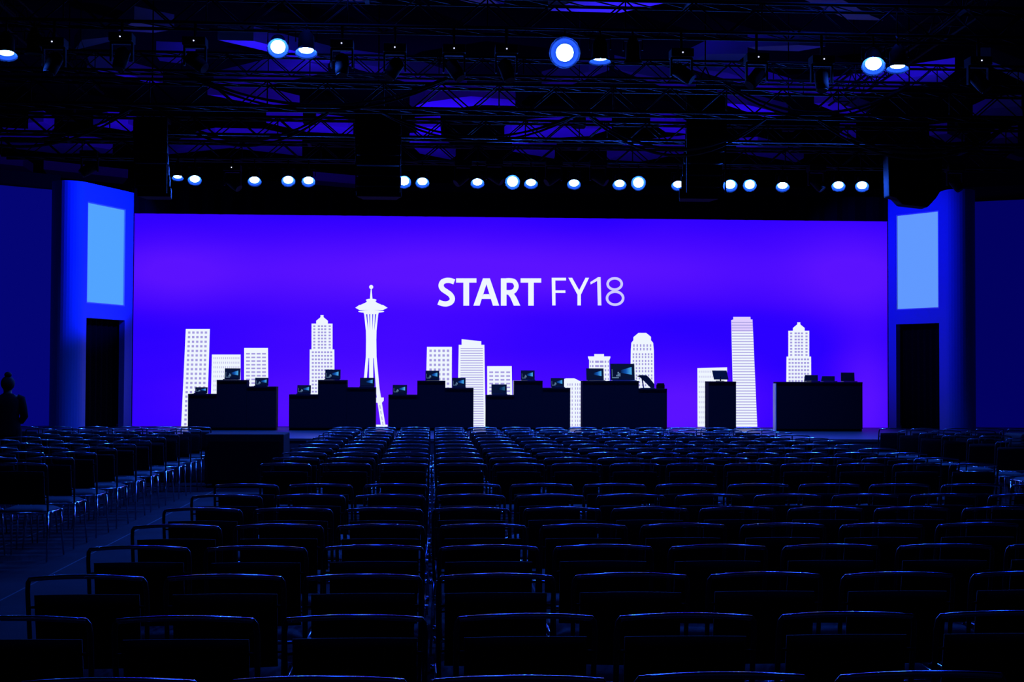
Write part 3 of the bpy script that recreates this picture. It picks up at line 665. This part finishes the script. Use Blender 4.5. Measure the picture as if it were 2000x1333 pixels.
# ------------------------------------------------------------------ trusses
def truss(name, xa, xb, Y, z, hgt, label, dep=.36, rc=.024, rb=.011, step=None):
    root = empty(name, ((xa + xb) / 2, Y, z), label, 'truss'); step = step or hgt * 1.15
    b = MB(); X0 = -(xb - xa) / 2; X1 = -X0
    for dy in (-dep / 2, dep / 2):
        for dz in (-hgt / 2, hgt / 2): b.tube([(X0, dy, dz), (X1, dy, dz)], rc, 8)
    b.build('chords', M['steel'], root, True)
    b = MB(); n = int((xb - xa) / step)
    for i in range(n):
        x = X0 + i * step; x2 = x + step; up_ = i % 2
        for dy in (-dep / 2, dep / 2): b.tube([(x, dy, -hgt / 2 if up_ else hgt / 2), (x2, dy, hgt / 2 if up_ else -hgt / 2)], rb, 6)
        for dz in (-hgt / 2, hgt / 2): b.tube([(x, -dep / 2, dz), (x2, dep / 2, dz)], rb, 5)
        if i % 4 == 0: b.tube([(x, -dep / 2, -hgt / 2), (x, -dep / 2, hgt / 2)], rb, 5)
    b.build('bracing', M['steel'], root, True)
    for x in (X0 + .6, X1 - .6) if Y not in (18.28, 24.45) else ():
        b = MB(); b.box((x - .03, -dep / 2 - .02, hgt / 2 - .02), (x + .03, dep / 2 + .02, hgt / 2 + .03)); b.tube([(x, 0, hgt / 2), (x, 0, 9.0 - z)], .01, 6); b.build('hanger_cable', M['steel'], root)
    return root
ZF = onY(1100, 105, 18).z; ZB = onY(1000, 356, 24.2).z
TF = ZF + .55; TB = ZB + .52
truss('lighting_truss', -8.5, 10, 18.28, TF, .40, 'long lattice truss carrying the large front lamps')
truss('lighting_truss', -9.5, 12, 21, onY(1000, 195, 21).z, .38, 'second lattice truss crossing behind the front lamps')
truss('lighting_truss', -9.5, 12, 23.2, onY(1000, 256, 23.2).z, .30, 'third lattice truss hanging above the lamp row', .3)
truss('lighting_truss', -7.5, 10.5, 24.45, TB, .30, 'lattice truss carrying the long row of small lamps', .3)
truss('lighting_truss', -9.5, 12, 19.5, onY(1000, 135, 19.5).z, .26, 'slim lattice truss just behind the front lamps', .26, .018, .008)
for i, x in enumerate((-6.2, 7.6)):
    root = empty('cross_truss', (x, 21, 6.95), 'truss running towards the stage at the %s' % ('left' if i == 0 else 'right'), 'truss')
    b = MB()
    for dx in (-.15, .15):
        for dz in (-.15, .15): b.tube([(dx, -4.5, dz), (dx, 4.5, dz)], .022, 8)
    b.build('chords', M['steel'], root, True); b = MB()
    for k in range(26):
        y0 = -4.5 + k * .345; s = 1 if k % 2 else -1
        for dx in (-.15, .15): b.tube([(dx, y0, -.15 * s), (dx, y0 + .345, .15 * s)], .01, 5)
        b.tube([(-.15, y0, -.15 * s), (.15, y0, -.15 * s)], .01, 5)
        if k in (2, 23): b.tube([(-.15, y0, .15), (0, y0, .6), (.15, y0, .15)], .01, 5); b.tube([(0, y0, .6), (0, y0, 8.99 - 6.95)], .01, 5)
    b.build('bracing', M['steel'], root, True)
# chain hoists holding the trusses
for i, (x, y, z) in enumerate(((-5.2, 18.28, TF + .2), (-.9, 18.28, TF + .2), (3.4, 18.28, TF + .2), (7.2, 18.28, TF + .2), (-6.4, 24.45, TB + .15), (-2.2, 24.45, TB + .15), (2.6, 24.45, TB + .15), (6.4, 24.45, TB + .15), (9.6, 24.45, TB + .15))):
    root = empty('chain_hoist', (x, y, z), 'dark chain hoist on the %s truss, %s from the left' % ('front' if y < 20 else 'lamp row', ordn[i if i < 4 else i - 4]), 'hoist', 'chain hoists')
    b = MB(); b.box((-.11, -.09, .35), (.11, .09, .62)); bevel(b.build('motor', M['black'], root), .02)
    b = MB(); b.box((-.03, -.2, -.02), (.03, .2, .03)); b.tube([(0, 0, 0), (0, 0, .45)], .012, 6); b.tube([(0, 0, .45), (0, 0, 9.0 - z)], .01, 6); b.build('chain', M['steel'], root)

# ------------------------------------------------------------------ lamps
def fixture(px, py, Y, wpx, ratio, label, lensm, group, yw=0, trz=TB, name='stage_lamp', roll_=0):
    p = onY(px, py, Y); v = (EYE - p).normalized()
    dist = (p - EYE).dot(fwd); R = wpx / 2 / F * dist
    th = math.acos(min(1, ratio))
    h = Vector((v.y, -v.x, 0)).normalized()          # horizontal axis
    n = Matrix.Rotation(-th, 3, h) @ v
    if n.z > v.z: n = Matrix.Rotation(th, 3, h) @ v
    n = Matrix.Rotation(yw, 3, 'Z') @ n
    root = empty(name, (p.x, p.y, p.z), label, 'stage light', group)
    q = n.to_track_quat('Z', 'Y').to_matrix()
    def tr(o): o.rotation_euler = q.to_euler(); return o
    b = MB(); prof = [(.0, R * 1.12), (-.01, R * 1.14), (-.05, R * 1.1), (-.20, R * 1.05), (-.26, R * .7), (-.30, R * .45)]
    ns = 20; vs = [(r * math.cos(2 * PI * k / ns), r * math.sin(2 * PI * k / ns), z) for z, r in prof for k in range(ns)]
    vs += [(R * math.cos(2 * PI * k / ns), R * math.sin(2 * PI * k / ns), 0.0) for k in range(ns)] + [(R * math.cos(2 * PI * k / ns), R * math.sin(2 * PI * k / ns), -.02) for k in range(ns)]
    fs = []
    for j in range(len(prof) - 1):
        for k in range(ns): fs.append((j * ns + k, j * ns + (k + 1) % ns, (j + 1) * ns + (k + 1) % ns, (j + 1) * ns + k))
    m = len(prof) * ns
    for k in range(ns): fs.append((k, (k + 1) % ns, m + (k + 1) % ns, m + k)); fs.append((m + k, m + (k + 1) % ns, m + ns + (k + 1) % ns, m + ns + k))
    fs.append(tuple((len(prof) - 1) * ns + k for k in range(ns))); b.add(vs, fs)
    tr(b.build('housing', M['housing'], root, True))
    b = MB(); lv = [(R * .985 * math.cos(2 * PI * k / ns), R * .985 * math.sin(2 * PI * k / ns), -.008) for k in range(ns)]
    lv += [(R * .6 * math.cos(2 * PI * k / ns), R * .6 * math.sin(2 * PI * k / ns), -.001) for k in range(ns)] + [(0, 0, .003)]
    fs = [(k, (k + 1) % ns, ns + (k + 1) % ns, ns + k) for k in range(ns)] + [(ns + k, ns + (k + 1) % ns, 2 * ns) for k in range(ns)]
    b.add(lv, fs); o = tr(b.build('lens', lensm, root, True))
    b = MB(); hd = 1.8 if wpx > 33 else 1.5
    hp = [(-.004, R * 1.0), (R * .10, R * (1 + (hd - 1) * .33)), (R * .28, R * (1 + (hd - 1) * .66)), (R * .52, R * hd), (R * .50, R * (hd + .03)), (-.01, R * 1.13)]
    vs = [(r * math.cos(2 * PI * k / ns), r * math.sin(2 * PI * k / ns), z) for z, r in hp for k in range(ns)]
    b.add(vs, [(j * ns + k, j * ns + (k + 1) % ns, (j + 1) * ns + (k + 1) % ns, (j + 1) * ns + k) for j in range(len(hp) - 1) for k in range(ns)])
    tr(b.build('halo_hood', M['halo_hood'], root, True))  # flared hood added so its lit inside stands in for the halo
    # yoke hanging from the truss pipe
    b = MB(); c = q @ Vector((0, 0, -.12)); top = trz - (.2 if Y < 20 else .15) - p.z
    s = R * 1.2 + .02
    hx = h
    b.tube([c + hx * s, c + hx * s + Vector((0, 0, max(.12, R + .05))), c - hx * s + Vector((0, 0, max(.12, R + .05))), c - hx * s], .01, 6)
    b.tube([c + Vector((0, 0, max(.12, R + .05) - .005)), c + Vector((0, 0, top - c.z)) * .8 , (c.x, (18.1 if Y < 20 else 24.3) - p.y, top)], .013, 6)
    b.build('yoke', M['steel'], root)
    return root
back = [(347, 345.5, 15, .5), (380.5, 350, 18, .74), (497, 352, 18, .7), (563, 352, 18, .8), (602.5, 353, 18, .78), (789, 354, 19, .88), (825, 355, 18, .78), (932.5, 356, 18, .74), (1001, 355, 20, .97), (1037, 357, 18, .72),
        (1121, 358, 18, .74), (1210, 359, 18, .76), (1247, 357, 19.5, .97), (1324.5, 360.5, 18, .72), (1426, 361, 19, .85), (1464.5, 361, 18, .9), (1528.5, 363, 18, .7), (1637.5, 362, 18, .76), (1683.5, 362.5, 18, .8)]
on2 = ['first', 'second', 'third', 'fourth', 'fifth', 'sixth', 'seventh', 'eighth', 'ninth', 'tenth', 'eleventh', 'twelfth', 'thirteenth', 'fourteenth', 'fifteenth', 'sixteenth', 'seventeenth', 'eighteenth', 'last']
for i, (x, y, wd, ra) in enumerate(back):
    fixture(x, y, 24.2, wd, ra, 'glowing lamp in the long row above the screen, %s from the left' % on2[i], M['lens'], 'lamps in the row above the screen')
fr_ = [(12, 103, 29, .5, 'blue-white oval lamp at the far left end of the front truss', 'lens', .5), (67, 100, 25, .2, 'dim thin oval lamp second from left on the front truss', 'lensdim', 0), (543, 92, 28, .93, 'bright round lamp left of centre on the front truss', 'lens', .35),
       (598, 98, 29, .52, 'oval cyan lamp right beside the bright round left lamp', 'lens', 0), (1103, 103, 34, 1.0, 'brightest dazzling lamp near the top centre', 'lensbig', 0), (1172, 114.5, 29, .33, 'flat oval lamp just right of the brightest lamp', 'lens', 0),
       (1236, 117, 26, .1, 'nearly edge-on lamp second right of the brightest lamp', 'lensdim', 0), (1706, 125, 31, .8, 'bright round lamp on the right half of the front truss', 'lens', 0), (1753, 129, 29, .42, 'flat oval lamp right of the bright right-hand lamp', 'lens', 0)]
for x, y, wd, ra, lab, m, yw in fr_:
    fixture(x, y, 18, wd, ra, lab, M[m], 'large lamps on the front truss', 0, TF)
# unlit moving heads with small indicator dots
def mover(px, py, Y, zch, label, lean, led=True):
    p = onY(px, py, Y - .13); root = empty('moving_head_light', (p.x, Y, p.z), label, 'stage light', 'unlit moving heads')
    b = MB(); b.box((-.15, -.12, -.05), (.15, .12, .06)); b.tube([(0, 0, .05), (0, 0, zch - p.z)], .02, 8); bevel(b.build('base', M['housing'], root), .012)
    b = MB(); b.box((-.16, -.04, -.30), (.16, .04, -.051)) if False else None
    b.prism([(-.15, -.04, -.051), (.15, -.04, -.051), (.15, -.04, -.30), (.125, -.04, -.30), (.125, -.04, -.075), (-.125, -.04, -.075), (-.125, -.04, -.30), (-.15, -.04, -.30)], (0, .08, 0)); bevel(b.build('yoke', M['housing'], root), .006)
    b = MB(); c = Vector((0, 0, -.24)); d = Vector((math.sin(lean), -.35, -math.cos(lean))).normalized()
    b.tube([c - d * .13, c - d * .08, c + d * .1, c + d * .17], [.05, .095, .09, .08], 14); b.build('head', M['housing'], root, True)
    b = MB(); b.tube([c + d * .17, c + d * .185], .07, 14); b.build('lens', M['steel'], root)
    if led:
        b = MB(); b.box((-.007, -.13, -.006), (.007, -.1205, .007)); b.build('indicator', M['led'], root)
mv = [(101, 81), (234, 71), (378, 79), (667, 84), (771, 92), (887, 94), (990, 95), (1334, 102), (1482, 111), (1610, 115), (1918, 118)]
for i, (x, y) in enumerate(mv):
    mover(x, y, 18.1, TF - .2, 'dark unlit moving head on the front truss, %s from the left' % ordn[i], random.uniform(-.9, .9))
for i, (x, y) in enumerate(((172, 300), (452, 327), (905, 318), (966, 316), (1083, 318), (1170, 318), (1598, 328), (1870, 328))):
    mover(x, y, 24.3, TB - .15, 'dark unlit moving head by the lamp row truss, %s from the left' % ordn[i], (-.9, .8, -.8, .9, -.9, .9, .6, .5)[i], i == 1)

# line array speakers
def array(px0, px1, pyt, pyb, Y, label, n=7, curve=.03):
    a = onY(px0, pyb, Y); c = onY(px1, pyb, Y); zt = onY(px0, pyt, Y).z; zb = a.z; wd = c.x - a.x; hh = (zt - zb) / n
    root = empty('line_array_speaker', ((a.x + c.x) / 2, Y, zb), label, 'speaker', 'hanging line array speakers')
    for k in range(n):
        y = curve * (n - 1 - k) ** 2 * .35; z = k * hh
        b = MB(); b.hexa([(-wd / 2, y, z + .004), (wd / 2, y, z + .004), (wd * .38, y + .42, z + .006), (-wd * .38, y + .42, z + .006)], [(-wd / 2, y, z + hh - .002), (wd / 2, y, z + hh - .002), (wd * .38, y + .42, z + hh - .004), (-wd * .38, y + .42, z + hh - .004)])
        cb = bevel(b.build('cabinet', M['array'], root), .008)
    b = MB(); z = n * hh
    b.box((-wd / 2, .02, z), (wd / 2, .34, z + .06)); b.tube([(-wd * .3, .15, z + .05), (0, .15, z + .5)], .012, 6); b.tube([(wd * .3, .15, z + .05), (0, .15, z + .5)], .012, 6); b.tube([(0, .15, z + .5), (0, .15, 9.0 - zb)], .012, 6)
    for s in (-1, 1): b.box((s * wd * .47 - .01, .05, 0.02), (s * wd * .47 + .01, .08, z)) 
    b.build('flying_frame', M['array'], root)
array(258, 325, 235, 378, 22.3, 'black hanging speaker column above the left portal')
array(692, 783, 225, 376, 22.3, 'black hanging speaker column left of centre', 8)
array(1341, 1421, 185, 378, 22.3, 'black hanging speaker column right of centre', 9)
# hanging speaker cluster at the right with bevelled underside
root = empty('speaker_cluster', tuple(onY(1790, 403, 23.2)), 'black hanging speaker cluster with angled underside before the right portal', 'speaker')
o0 = onY(1790, 403, 23.2)
b = MB(); prof = [(1735, 300), (1737, 383), (1750, 386), (1763, 399.5), (1812, 405), (1829, 387), (1839, 371), (1842, 300)]
b.prism([onY(x, y, 23.2) - o0 for x, y in prof], (0, .3, 0)); bevel(b.build('cabinet', M['array'], root), .02)
b = MB(); tp = onY(1788, 300, 23.2) - o0
b.tube([(tp.x - .3, .3, tp.z), (tp.x, .3, tp.z + .4)], .012, 6); b.tube([(tp.x + .3, .3, tp.z), (tp.x, .3, tp.z + .4)], .012, 6); b.tube([(tp.x, .3, tp.z + .4), (tp.x, .3, 9.0 - o0.z)], .012, 6); b.build('flying_frame', M['steel'], root)
T2 = onY(1000, 195, 21).z - .19; T3 = onY(1000, 135, 19.5).z - .13
# draped black cable bundles between trusses
for i, (xa, xb, Y, z, sag) in enumerate(((-8, -4.6, 21.22, T2, .5), (-4.2, -1.6, 21.22, T2, .45), (-.8, 2.2, 21.22, T2, .35), (2.4, 5.2, 21.22, T2, .5), (6.0, 9.2, 21.22, T2, .5), (-3.5, .2, 19.65, T3, .4), (4.2, 6.9, 19.65, T3, .4))):
    b = MB()
    for k in range(5):
        pts = [(xa + (xb - xa) * t / 16 , Y + (k - 2) * .02, z + (k % 3) * .02 - sag * (1 - (2 * t / 16 - 1) ** 2) * (1 + .06 * k)) for t in range(17)]
        b.tube(pts, .016, 6)
    tag(b.build('cable_bundle', M['black'], None, True), 'drooping black cable bundle under the trusses, %s from the left' % ordn[i] if i < 5 else 'drooping black cable bundle high above the front lamps, %s side' % ('left' if i == 5 else 'right'), 'cable')

# ------------------------------------------------------------------ the standing person, seen from behind
def person():
    X, Yp = onY(15, 760, 19.6).x, 19.6
    root = empty('person', (X, Yp, 0), 'person standing at the far left with hair in a bun and dark clothes', 'person', None, .35)
    P = {'pel': (0, 0, .90, .125), 'waist': (0, 0, 1.04, .105), 'chest': (0, .01, 1.20, .125), 'sh': (0, .0, 1.31, .085), 'neck': (0, .0, 1.38, .047), 'skull': (0, .012, 1.45, .07), 'head': (0, .015, 1.505, .088), 'crown': (0, .005, 1.55, .07)}
    vs = []; rs = []; ed = []; ix = {}
    def v(n, x, y, z, r): ix[n] = len(vs); vs.append((x, y, z)); rs.append(r)
    for k, a in P.items(): v(k, *a)
    for a, c in (('pel', 'waist'), ('waist', 'chest'), ('chest', 'sh'), ('sh', 'neck'), ('neck', 'skull'), ('skull', 'head'), ('head', 'crown')): ed.append((ix[a], ix[c]))
    for s in (-1, 1):
        t = str(s)
        v('s' + t, s * .155, 0, 1.29, .058); v('e' + t, s * .215, -.02, 1.06, .043); v('w' + t, s * .15, .12, .93, .03); v('pm' + t, s * .12, .17, .915, .026)
        ed += [(ix['sh'], ix['s' + t]), (ix['s' + t], ix['e' + t]), (ix['e' + t], ix['w' + t]), (ix['w' + t], ix['pm' + t])]
        v('h' + t, s * .085, 0, .82, .092); v('k' + t, s * .095, .012, .47, .058); v('a' + t, s * .10, -.01, .09, .038); v('t' + t, s * .115, .13, .032, .03)
        ed += [(ix['pel'], ix['h' + t]), (ix['h' + t], ix['k' + t]), (ix['k' + t], ix['a' + t]), (ix['a' + t], ix['t' + t])]
        for q in range(4):
            v('f%d' % q + t, s * (.085 - .008 * q) , .215 , .94 - .018 * q, .009); v('g%d' % q + t, s * (.06 - .006 * q), .24, .935 - .018 * q, .008)
            ed += [(ix['pm' + t], ix['f%d' % q + t]), (ix['f%d' % q + t], ix['g%d' % q + t])]
        v('th' + t, s * .115, .2, .955, .009); ed.append((ix['pm' + t], ix['th' + t]))
    me = bpy.data.meshes.new('body'); me.from_pydata(vs, ed, []); o = bpy.data.objects.new('body', me); C.objects.link(o); o.parent = root
    me.materials.append(M['skin'])
    sk = o.modifiers.new('skin', 'SKIN'); sk.use_smooth_shade = True
    for i, r in enumerate(rs): me.skin_vertices[0].data[i].radius = (r, r * .8 if i < 4 else r)
    me.skin_vertices[0].data[0].use_root = True
    sb = o.modifiers.new('sub', 'SUBSURF'); sb.levels = 1; sb.render_levels = 1
    # face
    b = MB(); b.tube([(0, .098, 1.515), (0, .118, 1.485), (0, .098, 1.478)], [.006, .013, .006], 8); b.build('nose', M['skin'], root, True)
    b = MB()
    for s in (-1, 1): b.tube([(s * .03, .09, 1.508), (s * .03, .1, 1.508)], [.012, .007], 8)
    b.build('eyes', M['hair'], root, True)
    b = MB(); b.tube([(-.022, .094, 1.455), (0, .101, 1.453), (.022, .094, 1.455)], [.003, .006, .003], 6); b.build('mouth', M['skin'], root, True)
    # hair cap and bun
    def blob(name, c, r, m, n=14, cut=None):
        b = MB(); vs = []; fs = []
        for j in range(n + 1):
            a = PI * j / n
            for i in range(2 * n):
                t = PI * i / n; vs.append((c[0] + r[0] * math.sin(a) * math.cos(t), c[1] + r[1] * math.sin(a) * math.sin(t), c[2] + r[2] * math.cos(a)))
        for j in range(n):
            for i in range(2 * n): fs.append((j * 2 * n + i, j * 2 * n + (i + 1) % (2 * n), (j + 1) * 2 * n + (i + 1) % (2 * n), (j + 1) * 2 * n + i))
        b.add(vs, fs); return b.build(name, m, root, True)
    blob('hair', (0, -.012, 1.515), (.094, .095, .105), M['hair']); blob('hair_bun', (0, -.035, 1.635), (.05, .048, .042), M['hair'])
    # top and trousers as loose shells
    def shell(name, rings, m):
        b = MB(); n = 18; vs = []; fs = []
        for (cx, cy, z, rx, ry) in rings: vs += [(cx + rx * math.cos(2 * PI * k / n), cy + ry * math.sin(2 * PI * k / n), z) for k in range(n)]
        for j in range(len(rings) - 1):
            for k in range(n): fs.append((j * n + k, j * n + (k + 1) % n, (j + 1) * n + (k + 1) % n, (j + 1) * n + k))
        b.add(vs, fs); return b
    b = shell('s', [(0, 0, .80, .185, .135), (0, 0, .92, .18, .135), (0, 0, 1.05, .155, .12), (0, .005, 1.2, .175, .14), (0, 0, 1.29, .185, .115), (0, 0, 1.34, .12, .08), (0, 0, 1.375, .062, .06)], None)
    for s in (-1, 1): b.tube([(s * .12, 0, 1.31), (s * .165, 0, 1.29), (s * .2, -.01, 1.17), (s * .222, -.02, 1.05), (s * .185, .06, .98)], [.06, .074, .062, .055, .045], 12, cap=False)
    b.build('top', M['cloth'], root, True)
    b = MB()
    for s in (-1, 1): b.tube([(s * .075, 0, .88), (s * .09, 0, .8), (s * .095, .01, .47), (s * .1, -.01, .1)], [.115, .112, .078, .062], 14, cap=False)
    b.build('trousers', M['cloth'], root, True)
    b = MB()
    for s in (-1, 1): b.tube([(s * .098, -.05, .035), (s * .1, 0, .045), (s * .112, .1, .034), (s * .118, .17, .028)], [.03, .044, .038, .026], 10)
    b.build('shoes', M['black'], root, True)
person()
